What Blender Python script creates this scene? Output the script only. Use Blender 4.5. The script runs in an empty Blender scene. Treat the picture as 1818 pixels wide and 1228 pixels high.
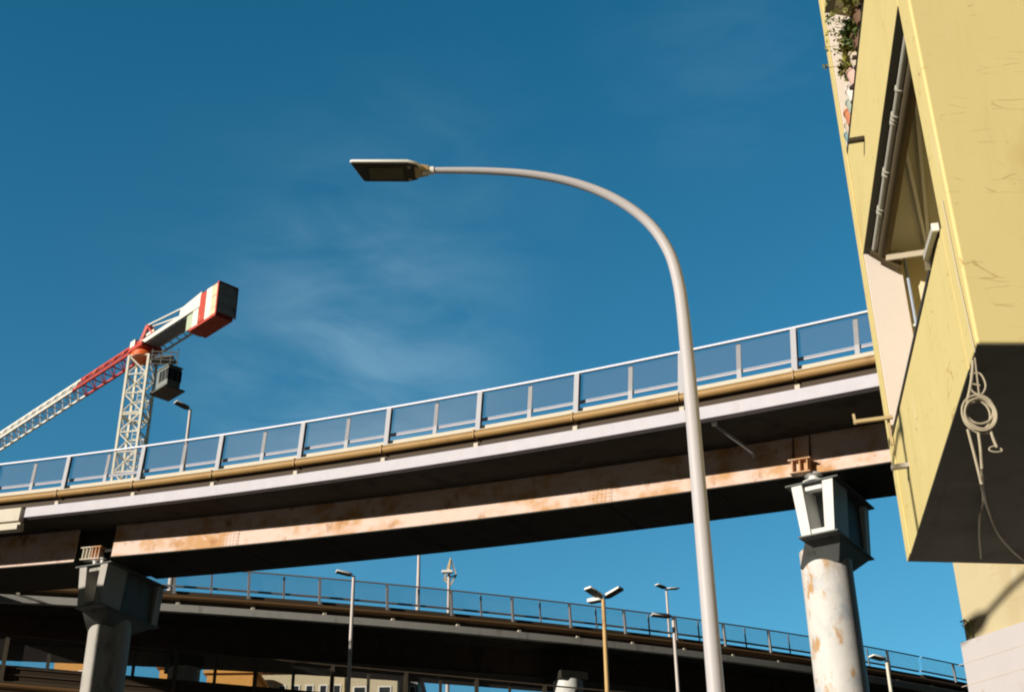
import bpy, math, random
import numpy as np
from mathutils import Vector, Quaternion, Matrix
R = math.radians
rnd = random.Random(7)
S = bpy.context.scene
COL = S.collection
CZ = 1.6                                   # eye height of the photographer

# ------------------------------------------------------------------ camera
F, PITCH, ROLL = 2370.66, R(28.306), R(-0.7105)
c_, s_ = math.cos(PITCH), math.sin(PITCH)
FW = Vector((0, c_, s_)); UP0 = Vector((0, -s_, c_)); RT0 = Vector((1, 0, 0))
RT = math.cos(ROLL)*RT0 + math.sin(ROLL)*UP0
UP = -math.sin(ROLL)*RT0 + math.cos(ROLL)*UP0
cam = bpy.data.cameras.new("camera"); camo = bpy.data.objects.new("camera", cam); COL.objects.link(camo)
cam.sensor_width = 36; cam.lens = 36*F/1818; cam.clip_start = .1; cam.clip_end = 5000
m = Matrix((RT, UP, -FW)).transposed().to_4x4(); m.translation = Vector((0, 0, CZ)); camo.matrix_world = m
S.camera = camo

def ray(px, py): return FW + RT*((px-909)/F) + UP*((614-py)/F)
def at(px, py, Y):                         # survey point at forward distance Y
    v = ray(px, py); v = v*(Y/v.y); return Vector((v.x, v.y, v.z+CZ))
def atz(px, py, z):                        # survey point on the level z (above the eye)
    v = ray(px, py); v = v*(z/v.z); return Vector((v.x, v.y, v.z+CZ))

# ------------------------------------------------------------------ world, sun
SUN_AZ, SUN_EL = R(-127), R(15.5)
sd = Vector((math.sin(SUN_AZ)*math.cos(SUN_EL), math.cos(SUN_AZ)*math.cos(SUN_EL), math.sin(SUN_EL)))
W = bpy.data.worlds.new("World"); S.world = W; W.use_nodes = True
nt = W.node_tree; N = nt.nodes; L = nt.links
for n in list(N): N.remove(n)
out = N.new('ShaderNodeOutputWorld'); bg = N.new('ShaderNodeBackground')
sky = N.new('ShaderNodeTexSky'); sky.sky_type = 'NISHITA'; sky.sun_disc = False
sky.sun_elevation = SUN_EL; sky.sun_rotation = SUN_AZ % (2*math.pi)
sky.air_density = 1.0; sky.dust_density = .25; sky.ozone_density = 3.0; sky.altitude = 0
def wmath(op, a, b=None, clamp=False):
    n = N.new('ShaderNodeMath'); n.operation = op; n.use_clamp = clamp
    for i, v in enumerate((a, b)):
        if v is None: continue
        if isinstance(v, (int, float)): n.inputs[i].default_value = v
        else: L.new(v, n.inputs[i])
    return n.outputs[0]
tint = N.new('ShaderNodeMix'); tint.data_type = 'RGBA'; tint.blend_type = 'MULTIPLY'; tint.inputs['Factor'].default_value = 1
L.new(sky.outputs[0], tint.inputs[6])
tcz = N.new('ShaderNodeTexCoord'); sx = N.new('ShaderNodeSeparateXYZ'); L.new(tcz.outputs['Generated'], sx.inputs[0])
ez = N.new('ShaderNodeMapRange'); ez.inputs[1].default_value = .26; ez.inputs[2].default_value = .66; L.new(sx.outputs['Z'], ez.inputs[0])
tm = N.new('ShaderNodeMix'); tm.data_type = 'RGBA'; L.new(ez.outputs[0], tm.inputs['Factor'])
tm.inputs[6].default_value = (.62, 1.42, 1.42, 1); tm.inputs[7].default_value = (.23, 1.26, 1.33, 1)
L.new(tm.outputs[2], tint.inputs[7])
# thin high cirrus, fixed in the sky
tc = N.new('ShaderNodeTexCoord')
def blob(px, py, rad):
    d = ray(px, py).normalized()
    n = N.new('ShaderNodeVectorMath'); n.operation = 'DISTANCE'; L.new(tc.outputs['Generated'], n.inputs[0]); n.inputs[1].default_value = d
    mr = N.new('ShaderNodeMapRange'); mr.interpolation_type = 'SMOOTHSTEP'
    mr.inputs[1].default_value = rad; mr.inputs[2].default_value = 0
    L.new(n.outputs['Value'], mr.inputs[0]); return mr.outputs[0]
mp = N.new('ShaderNodeMapping'); mp.inputs['Rotation'].default_value = (0, R(28), 0); mp.inputs['Scale'].default_value = (5, 5, 14)
L.new(tc.outputs['Generated'], mp.inputs[0])
nz = N.new('ShaderNodeTexNoise'); nz.inputs['Scale'].default_value = 2.6; nz.inputs['Detail'].default_value = 9; nz.inputs['Roughness'].default_value = .62; nz.inputs['Distortion'].default_value = .55
nz.inputs['Scale'].default_value = 1.9; nz.inputs['Roughness'].default_value = .55; nz.inputs['Detail'].default_value = 7
L.new(mp.outputs[0], nz.inputs[0])
mr = N.new('ShaderNodeMapRange'); mr.interpolation_type = 'SMOOTHSTEP'; mr.inputs[1].default_value = .22; mr.inputs[2].default_value = .82
L.new(nz.outputs['Fac'], mr.inputs[0])
reg = wmath('ADD', wmath('ADD', wmath('MULTIPLY', blob(640, 690, .17), 1.0), wmath('MULTIPLY', blob(760, 370, .16), .24)),
            wmath('ADD', wmath('MULTIPLY', blob(520, 520, .20), .16), wmath('MULTIPLY', blob(1280, 90, .13), .22)))
cl = wmath('MULTIPLY', wmath('MULTIPLY', mr.outputs[0], reg), .33, True)
cm = N.new('ShaderNodeMix'); cm.data_type = 'RGBA'; L.new(cl, cm.inputs['Factor'])
L.new(tint.outputs[2], cm.inputs[6]); cm.inputs[7].default_value = (4.0, 6.4, 7.8, 1)
dy = N.new('ShaderNodeMapRange'); dy.interpolation_type = 'SMOOTHSTEP'; dy.inputs[1].default_value = .34; dy.inputs[2].default_value = .66; dy.inputs[3].default_value = .03; dy.inputs[4].default_value = 1
L.new(sx.outputs['Y'], dy.inputs[0])
dm = N.new('ShaderNodeVectorMath'); dm.operation = 'SCALE'; L.new(cm.outputs[2], dm.inputs[0]); L.new(dy.outputs[0], dm.inputs['Scale'])
L.new(dm.outputs[0], bg.inputs[0]); bg.inputs[1].default_value = .085
L.new(bg.outputs[0], out.inputs[0])
sun = bpy.data.lights.new("sun", 'SUN'); sun.energy = 5.0; sun.angle = R(.5); sun.color = (1, .92, .79)
so = bpy.data.objects.new("sun", sun); COL.objects.link(so)
so.rotation_euler = (-sd).to_track_quat('-Z', 'Y').to_euler(); so.location = (0, 0, 60)
S.view_settings.view_transform = 'Standard'; S.view_settings.look = 'None'; S.view_settings.gamma = 1
S.view_settings.exposure = .2; S.view_settings.use_curve_mapping = False
S.cycles.pixel_filter_type = 'BLACKMAN_HARRIS'; S.cycles.filter_width = 2.1
S.render.resolution_x = 1024; S.render.resolution_y = 691

# ------------------------------------------------------------------ materials
def mat(name, base, rough=.6, metal=0, spots=(), bump=0, bscale=40, var=.12, vscale=3, stretch=(1, 1, 1), spec=.3):
    """spots: list of (colour, scale, lo, hi, stretch) real stains / rust / wear mixed over the base colour"""
    M = bpy.data.materials.new(name); M.use_nodes = True
    nt = M.node_tree; N = nt.nodes; L = nt.links; p = N['Principled BSDF']
    p.inputs['Roughness'].default_value = rough; p.inputs['Metallic'].default_value = metal
    p.inputs['Specular IOR Level'].default_value = spec
    tc = N.new('ShaderNodeTexCoord')
    def noise(scale, st, det=6):
        mp = N.new('ShaderNodeMapping'); mp.inputs['Scale'].default_value = st; L.new(tc.outputs['Object'], mp.inputs[0])
        n = N.new('ShaderNodeTexNoise'); n.inputs['Scale'].default_value = scale; n.inputs['Detail'].default_value = det
        n.inputs['Roughness'].default_value = .6; L.new(mp.outputs[0], n.inputs[0]); return n.outputs['Fac']
    cur = None
    mx = N.new('ShaderNodeMix'); mx.data_type = 'RGBA'
    mx.inputs[6].default_value = (*[c*(1-var) for c in base], 1); mx.inputs[7].default_value = (*[min(1, c*(1+var)) for c in base], 1)
    L.new(noise(vscale, stretch), mx.inputs['Factor']); cur = mx.outputs[2]
    for col, sc, lo, hi, st in spots:
        r = N.new('ShaderNodeMapRange'); r.interpolation_type = 'SMOOTHSTEP'; r.inputs[1].default_value = lo; r.inputs[2].default_value = hi
        L.new(noise(sc, st, 9), r.inputs[0])
        mx = N.new('ShaderNodeMix'); mx.data_type = 'RGBA'; L.new(r.outputs[0], mx.inputs['Factor'])
        L.new(cur, mx.inputs[6]); mx.inputs[7].default_value = (*col, 1); cur = mx.outputs[2]
    L.new(cur, p.inputs['Base Color'])
    if bump:
        b = N.new('ShaderNodeBump'); b.inputs['Strength'].default_value = bump; b.inputs['Distance'].default_value = .02
        L.new(noise(bscale, (1, 1, 1), 5), b.inputs['Height']); L.new(b.outputs[0], p.inputs['Normal'])
    return M
U1 = (1, 1, 1)
M = {}
M['fascia'] = mat('pale_concrete', (.53, .51, .57), .7, spots=[((.42, .39, .40), 5, .60, .78, (1, 1, .25)), ((.42, .38, .33), 1.3, .68, .8, (3, 3, .4))], bump=.15)
M['fascia2'] = mat('grey_concrete', (.46, .45, .42), .8, spots=[((.28, .27, .25), 2.2, .55, .75, (1, 1, .3))], bump=.2)
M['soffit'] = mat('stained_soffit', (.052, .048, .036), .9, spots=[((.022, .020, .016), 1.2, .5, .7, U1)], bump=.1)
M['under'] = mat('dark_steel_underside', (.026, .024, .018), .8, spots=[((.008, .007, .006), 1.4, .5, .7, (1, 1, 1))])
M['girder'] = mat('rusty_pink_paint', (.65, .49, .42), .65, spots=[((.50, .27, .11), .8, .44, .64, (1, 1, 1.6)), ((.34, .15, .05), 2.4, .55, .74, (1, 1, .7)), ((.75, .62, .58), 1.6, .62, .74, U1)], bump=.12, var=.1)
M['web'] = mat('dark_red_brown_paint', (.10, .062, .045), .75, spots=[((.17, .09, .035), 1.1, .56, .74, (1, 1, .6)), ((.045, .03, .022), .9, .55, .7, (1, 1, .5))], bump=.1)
M['galv'] = mat('galvanised_steel', (.37, .375, .42), .5, .0, var=.08, vscale=6)
M['rail'] = mat('light_metal_rail', (.46, .465, .54), .4, .1, var=.06)
M['mesh'] = mat('fence_mesh_wire', (.13, .122, .12), .6, var=.05)
M['cream'] = mat('cream_guard_beam', (.52, .47, .38), .55, spots=[((.36, .25, .12), 3, .62, .78, (1, 1, .5))], var=.1)
M['pipe'] = mat('ochre_pipe_paint', (.36, .215, .075), .5, spots=[((.26, .14, .045), 1.6, .55, .75, U1)], var=.12)
M['galv2'] = mat('dull_dark_steel', (.30, .30, .31), .6)  # darker and rougher than the galvanised steel
M['brownpipe'] = mat('shaded_pipe_brown', (.17, .095, .04), .6)  # darker copy of the ochre pipe, shade put into the colour
M['drkrail'] = mat('shaded_rail_brown', (.09, .07, .05), .7)  # rails of far viaduct and ramp, darkened in colour to stand in for shade
M['tray'] = mat('dark_brown_steel', (.055, .035, .02), .7)
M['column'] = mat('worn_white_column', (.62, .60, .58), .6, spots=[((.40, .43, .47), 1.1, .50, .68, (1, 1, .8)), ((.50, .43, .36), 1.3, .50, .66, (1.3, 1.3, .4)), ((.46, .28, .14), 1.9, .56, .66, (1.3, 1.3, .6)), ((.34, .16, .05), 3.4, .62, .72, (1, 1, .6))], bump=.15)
M['head'] = mat('pale_pier_head_paint', (.68, .68, .66), .6, spots=[((.40, .36, .26), 3, .6, .78, (1, 1, .5))])
M['headshade'] = mat('shaded_pier_head', (.12, .13, .125), .65, spots=[((.07, .065, .05), 3, .55, .75, (1, 1, .5))])  # pier head body darkened in colour to stand in for shade on it
M['drkcol'] = mat('dirty_shaded_concrete', (.40, .38, .35), .8, spots=[((.2, .19, .17), 2, .5, .7, (1, 1, .4))])  # dirty concrete, also the darker copy used for piers in shade
def wall_mat(name, base):
    Mt = mat(name, base, .85, spots=[((base[0]*.80, base[1]*.72, base[2]*.62), .9, .55, .8, (1, 1, .5)), ((base[0]*1.04, base[1]*1.08, base[2]*1.35), 2.2, .6, .8, (1.6, 1.6, .5)), ((base[0]*.90, base[1]*.86, base[2]*.82), 7, .52, .85, (1, 1, .10)), ((base[0]*.74, base[1]*.64, base[2]*.5), 9, .68, .78, (1, 1, 1.4))], bump=.06, bscale=45, var=.05, vscale=2.2)
    nt = Mt.node_tree; N = nt.nodes; L = nt.links; p = N['Principled BSDF']
    src = p.inputs['Base Color'].links[0].from_socket
    tc = N.new('ShaderNodeTexCoord')
    n1 = N.new('ShaderNodeTexNoise'); n1.inputs['Scale'].default_value = 5; n1.inputs['Detail'].default_value = 5; L.new(tc.outputs['Object'], n1.inputs[0])
    ad = N.new('ShaderNodeVectorMath'); ad.operation = 'MULTIPLY_ADD'; L.new(n1.outputs['Color'], ad.inputs[0]); ad.inputs[1].default_value = (.16, .16, .07); L.new(tc.outputs['Object'], ad.inputs[2])
    mp = N.new('ShaderNodeMapping'); mp.inputs['Scale'].default_value = (2.1, 2.1, 10); L.new(ad.outputs[0], mp.inputs[0])
    v = N.new('ShaderNodeTexVoronoi'); v.feature = 'DISTANCE_TO_EDGE'; v.inputs['Scale'].default_value = 1; L.new(mp.outputs[0], v.inputs[0])
    r = N.new('ShaderNodeMapRange'); r.inputs[1].default_value = .021; r.inputs[2].default_value = .006; L.new(v.outputs['Distance'], r.inputs[0])
    n2 = N.new('ShaderNodeTexNoise'); n2.inputs['Scale'].default_value = 4.6; n2.inputs['Detail'].default_value = 3; L.new(tc.outputs['Object'], n2.inputs[0])
    r2 = N.new('ShaderNodeMapRange'); r2.inputs[1].default_value = .555; r2.inputs[2].default_value = .63; L.new(n2.outputs['Fac'], r2.inputs[0])
    mu = N.new('ShaderNodeMath'); mu.operation = 'MULTIPLY'; L.new(r.outputs[0], mu.inputs[0]); L.new(r2.outputs[0], mu.inputs[1])
    mu2 = N.new('ShaderNodeMath'); mu2.operation = 'MULTIPLY'; L.new(mu.outputs[0], mu2.inputs[0]); mu2.inputs[1].default_value = .6
    mx = N.new('ShaderNodeMix'); mx.data_type = 'RGBA'; L.new(mu2.outputs[0], mx.inputs['Factor']); L.new(src, mx.inputs[6]); mx.inputs[7].default_value = (.36, .20, .06, 1)
    L.new(mx.outputs[2], p.inputs['Base Color']); return Mt
M['yellow'] = wall_mat('yellow_render', (.71, .59, .262))
M['yellow2'] = wall_mat('dimmed_yellow_render', (.48, .41, .255))  # duller copy of the yellow, toned down for the stronger sun on it
M['pink'] = mat('pale_pink_render', (.67, .595, .535), .85, bump=.2, bscale=60, var=.04)
M['paleyel'] = mat('pale_yellow_render', (.76, .66, .44), .85, bump=.2, bscale=60, var=.04)
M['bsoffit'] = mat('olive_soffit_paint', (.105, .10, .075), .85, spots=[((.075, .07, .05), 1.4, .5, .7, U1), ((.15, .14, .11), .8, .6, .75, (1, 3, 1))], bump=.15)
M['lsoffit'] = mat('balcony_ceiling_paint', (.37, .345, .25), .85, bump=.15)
M['white'] = mat('white_stone', (.47, .44, .45), .6, spots=[((.38, .33, .29), 2.4, .55, .75, U1), ((.34, .25, .16), 5, .64, .78, (1, 1, .6))], var=.05)
M['joint'] = mat('grey_joint_mortar', (.50, .43, .36), .9)
M['black'] = mat('dark_rail_paint', (.045, .035, .025), .5)
M['bar'] = mat('weathered_bar', (.46, .44, .38), .6)
M['blpipe'] = mat('blue_grey_pipe', (.36, .42, .52), .5)
M['pole'] = mat('off_white_pole_paint', (.50, .48, .50), .5, spots=[((.46, .43, .42), 2.5, .62, .8, (1, 1, .3))], var=.04)
M['lampw'] = mat('white_lamp_housing', (.80, .79, .77), .4)
M['lampd'] = mat('dark_lamp_underside', (.060, .055, .035), .35)
M['lens'] = mat('led_lens_panel', (.13, .12, .07), .15)
M['tan'] = mat('tan_lamp_hinge', (.52, .40, .22), .6)
M['ochrepole'] = mat('rusty_ochre_pole', (.55, .36, .15), .6, spots=[((.34, .17, .05), 2.4, .52, .7, (1, 1, .5))])
M['pinkpole'] = mat('faded_grey_pole', (.58, .52, .50), .6)
M['cred'] = mat('crane_red', (.52, .075, .055), .5, spots=[((.62, .22, .15), 1.2, .6, .75, U1)])
M['cwhite'] = mat('crane_white', (.78, .76, .70), .5, spots=[((.55, .5, .42), 1.5, .6, .8, U1)])
M['cgrey'] = mat('crane_grey_cream', (.66, .63, .53), .5)
M['cgreen'] = mat('crane_pale_green', (.45, .52, .38), .6)
M['cgrey2'] = mat('crane_cab_grey', (.22, .24, .23), .55)
M['cdark'] = mat('crane_dark_steel', (.11, .115, .11), .6)
M['corange'] = mat('crane_orange_ring', (.68, .13, .03), .5)
M['ccream'] = mat('counterweight_cream', (.72, .58, .40), .8)
M['cglass'] = mat('cab_glass', (.03, .035, .04), .08, spec=.6)
M['orange'] = mat('orange_facade', (.62, .32, .085), .85)
M['beige'] = mat('beige_facade', (.55, .48, .33), .85)
M['shade'] = mat('shaded_facade', (.26, .27, .28), .85)  # facade in shade, with the shade put into its grey
M['cwend'] = mat('counterweight_grey', (.60, .64, .62), .85, spots=[((.25, .27, .26), 1.6, .5, .7, U1)])
M['roof'] = mat('terracotta_roof', (.33, .16, .08), .85)
M['winglass'] = mat('dark_window_glass', (.03, .035, .04), .15, spec=.5)
M['rope'] = mat('beige_cable_sheath', (.42, .36, .26), .7)
M['asphalt'] = mat('asphalt', (.04, .038, .036), .9, bump=.3)
M['ground'] = mat('dusty_ground', (.035, .032, .028), .95, bump=.2)
M['paint'] = mat('road_marking_paint', (.7, .7, .68), .7)
M['concrete'] = mat('kerb_concrete', (.35, .34, .32), .9)
M['awn'] = mat('rolled_awning_fabric', (.10, .075, .04), .9)
POT = {k: mat('pot_'+k, c, .7) for k, c in dict(terracotta=(.52, .20, .10), white=(.78, .70, .66), grey_green=(.36, .42, .36), pink=(.62, .42, .36), teal=(.20, .32, .34), beige=(.55, .46, .36), brown=(.16, .09, .05)).items()}
LEAF = {k: mat('leaf_'+k, c, .6, var=.35, vscale=20) for k, c in dict(dark=(.055, .068, .022), olive=(.19, .18, .045), yellow=(.26, .24, .04), dry=(.20, .14, .06), green=(.08, .12, .03)).items()}
M['petal'] = mat('orange_petals', (.72, .33, .05), .6)

# ------------------------------------------------------------------ mesh helpers
class MB:
    def __init__(s): s.v = []; s.f = []
    def add(s, vs, fs):
        b = len(s.v); s.v += [tuple(p) for p in vs]; s.f += [tuple(i+b for i in f) for f in fs]; return s
    def hexa(s, lo, hi):                   # two quads of points in the same winding
        return s.add(list(lo)+list(hi), [(3, 2, 1, 0), (4, 5, 6, 7), (0, 1, 5, 4), (1, 2, 6, 5), (2, 3, 7, 6), (3, 0, 4, 7)])
    def box(s, c, ax, ay, az, hx, hy, hz):
        c = Vector(c); ax, ay, az = Vector(ax)*hx, Vector(ay)*hy, Vector(az)*hz
        q = [c-ax-ay, c+ax-ay, c+ax+ay, c-ax+ay]
        return s.hexa([p-az for p in q], [p+az for p in q])
    def bar(s, a, b, w, h=None, up=(0, 0, 1)):
        a, b = Vector(a), Vector(b); d = (b-a); l = d.length; d.normalize()
        u = Vector(up); x = d.cross(u)
        if x.length < 1e-3: x = d.cross(Vector((1, 0, 0)))
        x.normalize(); y = x.cross(d).normalized()
        return s.box((a+b)/2, x, y, d, w/2, (h or w)/2, l/2)
    def tube(s, pts, r, n=12, cap=True):
        pts = [Vector(p) for p in pts]; rs = r if isinstance(r, (list, tuple)) else [r]*len(pts)
        prev = None; rings = []
        for i, p in enumerate(pts):
            d = (pts[min(i+1, len(pts)-1)]-pts[max(i-1, 0)]).normalized()
            if prev is None:
                x = d.cross(Vector((0, 0, 1)))
                if x.length < 1e-3: x = Vector((1, 0, 0))
            else: x = prev - d*prev.dot(d)
            x.normalize(); prev = x; y = d.cross(x)
            rings.append([p+(x*math.cos(2*math.pi*k/n)+y*math.sin(2*math.pi*k/n))*rs[i] for k in range(n)])
        vs = [q for rg in rings for q in rg]; fs = []
        for i in range(len(rings)-1):
            for k in range(n):
                a = i*n+k; b = i*n+(k+1) % n; fs.append((a, b, b+n, a+n))
        if cap: fs += [tuple(range(n-1, -1, -1)), tuple((len(rings)-1)*n+k for k in range(n))]
        return s.add(vs, fs)
    def prism(s, poly, z0, z1):            # poly: list of xy, counter-clockwise or not
        n = len(poly)
        return s.add([(p[0], p[1], z0) for p in poly]+[(p[0], p[1], z1) for p in poly],
                     [tuple(range(n-1, -1, -1)), tuple(range(n, 2*n))]+[(i, (i+1) % n, (i+1) % n+n, i+n) for i in range(n)])
    def lathe(s, c, prof, n=14):
        c = Vector(c); vs = []; fs = []
        for r, z in prof: vs += [c+Vector((r*math.cos(2*math.pi*k/n), r*math.sin(2*math.pi*k/n), z)) for k in range(n)]
        for i in range(len(prof)-1):
            for k in range(n): fs.append((i*n+k, i*n+(k+1) % n, (i+1)*n+(k+1) % n, (i+1)*n+k))
        fs += [tuple(range(n-1, -1, -1)), tuple((len(prof)-1)*n+k for k in range(n))]
        return s.add(vs, fs)
    def build(s, name, material, parent=None, bevel=0, smooth=True):
        me = bpy.data.meshes.new(name); me.from_pydata(s.v, [], s.f); me.update()
        import bmesh
        bm = bmesh.new(); bm.from_mesh(me); bmesh.ops.recalc_face_normals(bm, faces=bm.faces); bm.to_mesh(me); bm.free()
        if smooth:
            me.polygons.foreach_set('use_smooth', [True]*len(me.polygons)); me.set_sharp_from_angle(angle=R(38))
        o = bpy.data.objects.new(name, me); COL.objects.link(o)
        for mm in (material if isinstance(material, (list, tuple)) else [material]): me.materials.append(mm)
        if parent:
            o.parent = parent; o.matrix_parent_inverse = Matrix.Translation(-parent_loc(parent))
        if bevel:
            b = o.modifiers.new('bevel', 'BEVEL'); b.width = bevel; b.segments = 2; b.limit_method = 'ANGLE'; b.angle_limit = R(40); b.harden_normals = True
        return o
def parent_loc(p):
    return p.location.copy() if p.parent is None else Vector((0, 0, 0))
def tag(o, label=None, cat=None, group=None, kind=None):
    for k, v in (('label', label), ('category', cat), ('group', group), ('kind', kind)):
        if v: o[k] = v
    return o
def thing(name, label, cat, loc=(0, 0, 0), group=None):
    o = bpy.data.objects.new(name, None); COL.objects.link(o); o.location = loc; o.empty_display_size = .3
    return tag(o, label, cat, group)

# ------------------------------------------------------------------ ground and road
g = MB().add([(-1500, -1500, 0), (1500, -1500, 0), (1500, 1500, 0), (-1500, 1500, 0)], [(0, 1, 2, 3)]).build('ground', M['ground']); tag(g, kind='structure')
rd = MB().add([(-5.5, -60, .004), (1.0, -60, .004), (1.0, 120, .004), (-5.5, 120, .004)], [(0, 1, 2, 3)]).build('road', M['asphalt']); tag(rd, kind='structure')
pv = MB().prism([(1.15, -60), (2.9, -60), (2.9, 120), (1.15, 120)], 0.0, .13).build('pavement', M['concrete'], bevel=.01); tag(pv, kind='structure')
kb = MB().prism([(1.0, -60), (1.147, -60), (1.147, 120), (1.0, 120)], 0.0, .134).build('kerb', M['fascia2'], bevel=.01); tag(kb, kind='structure')
mk = MB()
for k in range(-10, 24): mk.add([(-2.32, k*5, .008), (-2.18, k*5, .008), (-2.18, k*5+3, .008), (-2.32, k*5+3, .008)], [(0, 1, 2, 3)])
tag(mk.build('road_markings', M['paint']), kind='structure')

# ------------------------------------------------------------------ viaducts
SP = 3.0
class Arc:
    def __init__(s, x0, y0, z0, az, k, g): s.q = (x0, y0, z0+CZ, az, k, g)
    def frame(s, t):
        x0, y0, z0, az, k, g = s.q; Ln = (t-4)*SP; a = az+k*Ln
        if abs(k) < 1e-9: dx, dy = math.cos(az)*Ln, math.sin(az)*Ln
        else: dx = (math.sin(a)-math.sin(az))/k; dy = -(math.cos(a)-math.cos(az))/k
        T = Vector((math.cos(a), math.sin(a), g)).normalized()
        n = T.cross(Vector((-math.sin(a), math.cos(a), 0))).normalized()
        if n.z < 0: n = -n
        lat = Vector((math.sin(a), -math.cos(a), 0))
        if lat.y > 0: lat = -lat
        return Vector((x0+dx, y0+dy, z0+g*Ln)), n, lat, T
    def p(s, t, u, v): X, n, l, T = s.frame(t); return X+l*u+n*v
    def sweep(s, mb, poly, t0, t1, step=.25):
        """poly: list of (u,v), each a number or a function of t"""
        k = max(1, int(round((t1-t0)/step))); n = len(poly); vs = []; fs = []
        ev = lambda f, t: f(t) if callable(f) else f
        for i in range(k+1):
            t = t0+(t1-t0)*i/k; vs += [s.p(t, ev(u, t), ev(v, t)) for u, v in poly]
        for i in range(k):
            for j in range(n): fs.append((i*n+j, i*n+(j+1) % n, (i+1)*n+(j+1) % n, (i+1)*n+j))
        fs += [tuple(range(n-1, -1, -1)), tuple(k*n+j for j in range(n))]
        return mb.add(vs, fs)
    def rect(s, mb, u0, u1, v0, v1, t0, t1, step=.25): return s.sweep(mb, [(u0, v0), (u1, v0), (u1, v1), (u0, v1)], t0, t1, step)
    def blk(s, mb, t, wt, u0, u1, v0, v1):  # block, wt metres wide along the deck
        h = wt/2/SP; return s.rect(mb, u0, u1, v0, v1, t-h, t+h, 1)
def circ(uc, vc, r, n=14): return [(uc+r*math.cos(2*math.pi*k/n), vc+r*math.sin(2*math.pi*k/n)) for k in range(n)]

def railing(A, root, t0, t1, hs=1.0, mains=None, mesh=True, mats=('galv', 'rail', 'cream'), post_shift=0, pw=1.0):
    """posts, rails and mesh on the outer edge; hs scales heights downward from the top rail"""
    i0, i1 = math.ceil(t0), math.floor(t1)
    for t in range(i0, i1+1):
        b = MB(); t_ = t+post_shift
        A.blk(b, t_, .145*pw, -.045, -.035, -1.165*hs, -.02); A.blk(b, t_, .145*pw, .055, .065, -1.165*hs, -.02); A.blk(b, t_, .014, -.036, .056, -1.165*hs, -.02)
        A.blk(b, t_, .2, -.08, .10, -1.176*hs, -1.155*hs)
        b.build('post', M[mats[0]], root)
    for t in range(i0, i1):
        b = MB(); A.blk(b, t+.5+post_shift, .12*pw, -.135, -.105, -.975*hs, -.03); b.build('intermediate_post', M[mats[0]], root)
    A_ = MB(); A.rect(A_, -.045, .035, -.018, .030, t0, t1); A_.build('top_rail', M[mats[1]], root)
    b = MB(); A.sweep(b, circ(-.185, -.738*hs, .026), t0, t1); A.sweep(b, circ(-.185, -.792*hs, .026), t0, t1); A.rect(b, -.215, -.205, -.80*hs, -.73*hs, t0, t1)
    b.build('guard_rail', M[mats[1]], root)
    b = MB(); A.rect(b, -.26, -.09, -1.165*hs, -.985*hs, t0, t1); b.build('guard_beam', M[mats[2]], root)
    b = MB(); A.rect(b, -.26, .13, -1.205*hs, -1.178*hs, t0, t1); b.build('ledge', M[mats[2]], root)
    if mesh:
        b = MB(); pit = .03; w = .0036; n = int((t1-t0)*SP/pit)
        va, vb = -.025, -.74*hs
        for i in range(n):
            t = t0+i*pit/SP; h = w/SP
            b.add([A.p(t, -.075, va), A.p(t+h, -.075, va), A.p(t+h, -.075, vb), A.p(t, -.075, vb)], [(0, 1, 2, 3)])
        ks = int((t1-t0)/.25)
        for j in range(int((va-vb)/pit)):
            v = va-(j+1)*pit; vs = []
            for i in range(ks+1):
                t = t0+(t1-t0)*i/ks; vs += [A.p(t, -.073, v), A.p(t, -.073, v-w)]
            b.add(vs, [(2*i, 2*i+1, 2*i+3, 2*i+2) for i in range(ks)])
        b.build('mesh_panel', M['mesh'], root, smooth=False)

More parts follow.
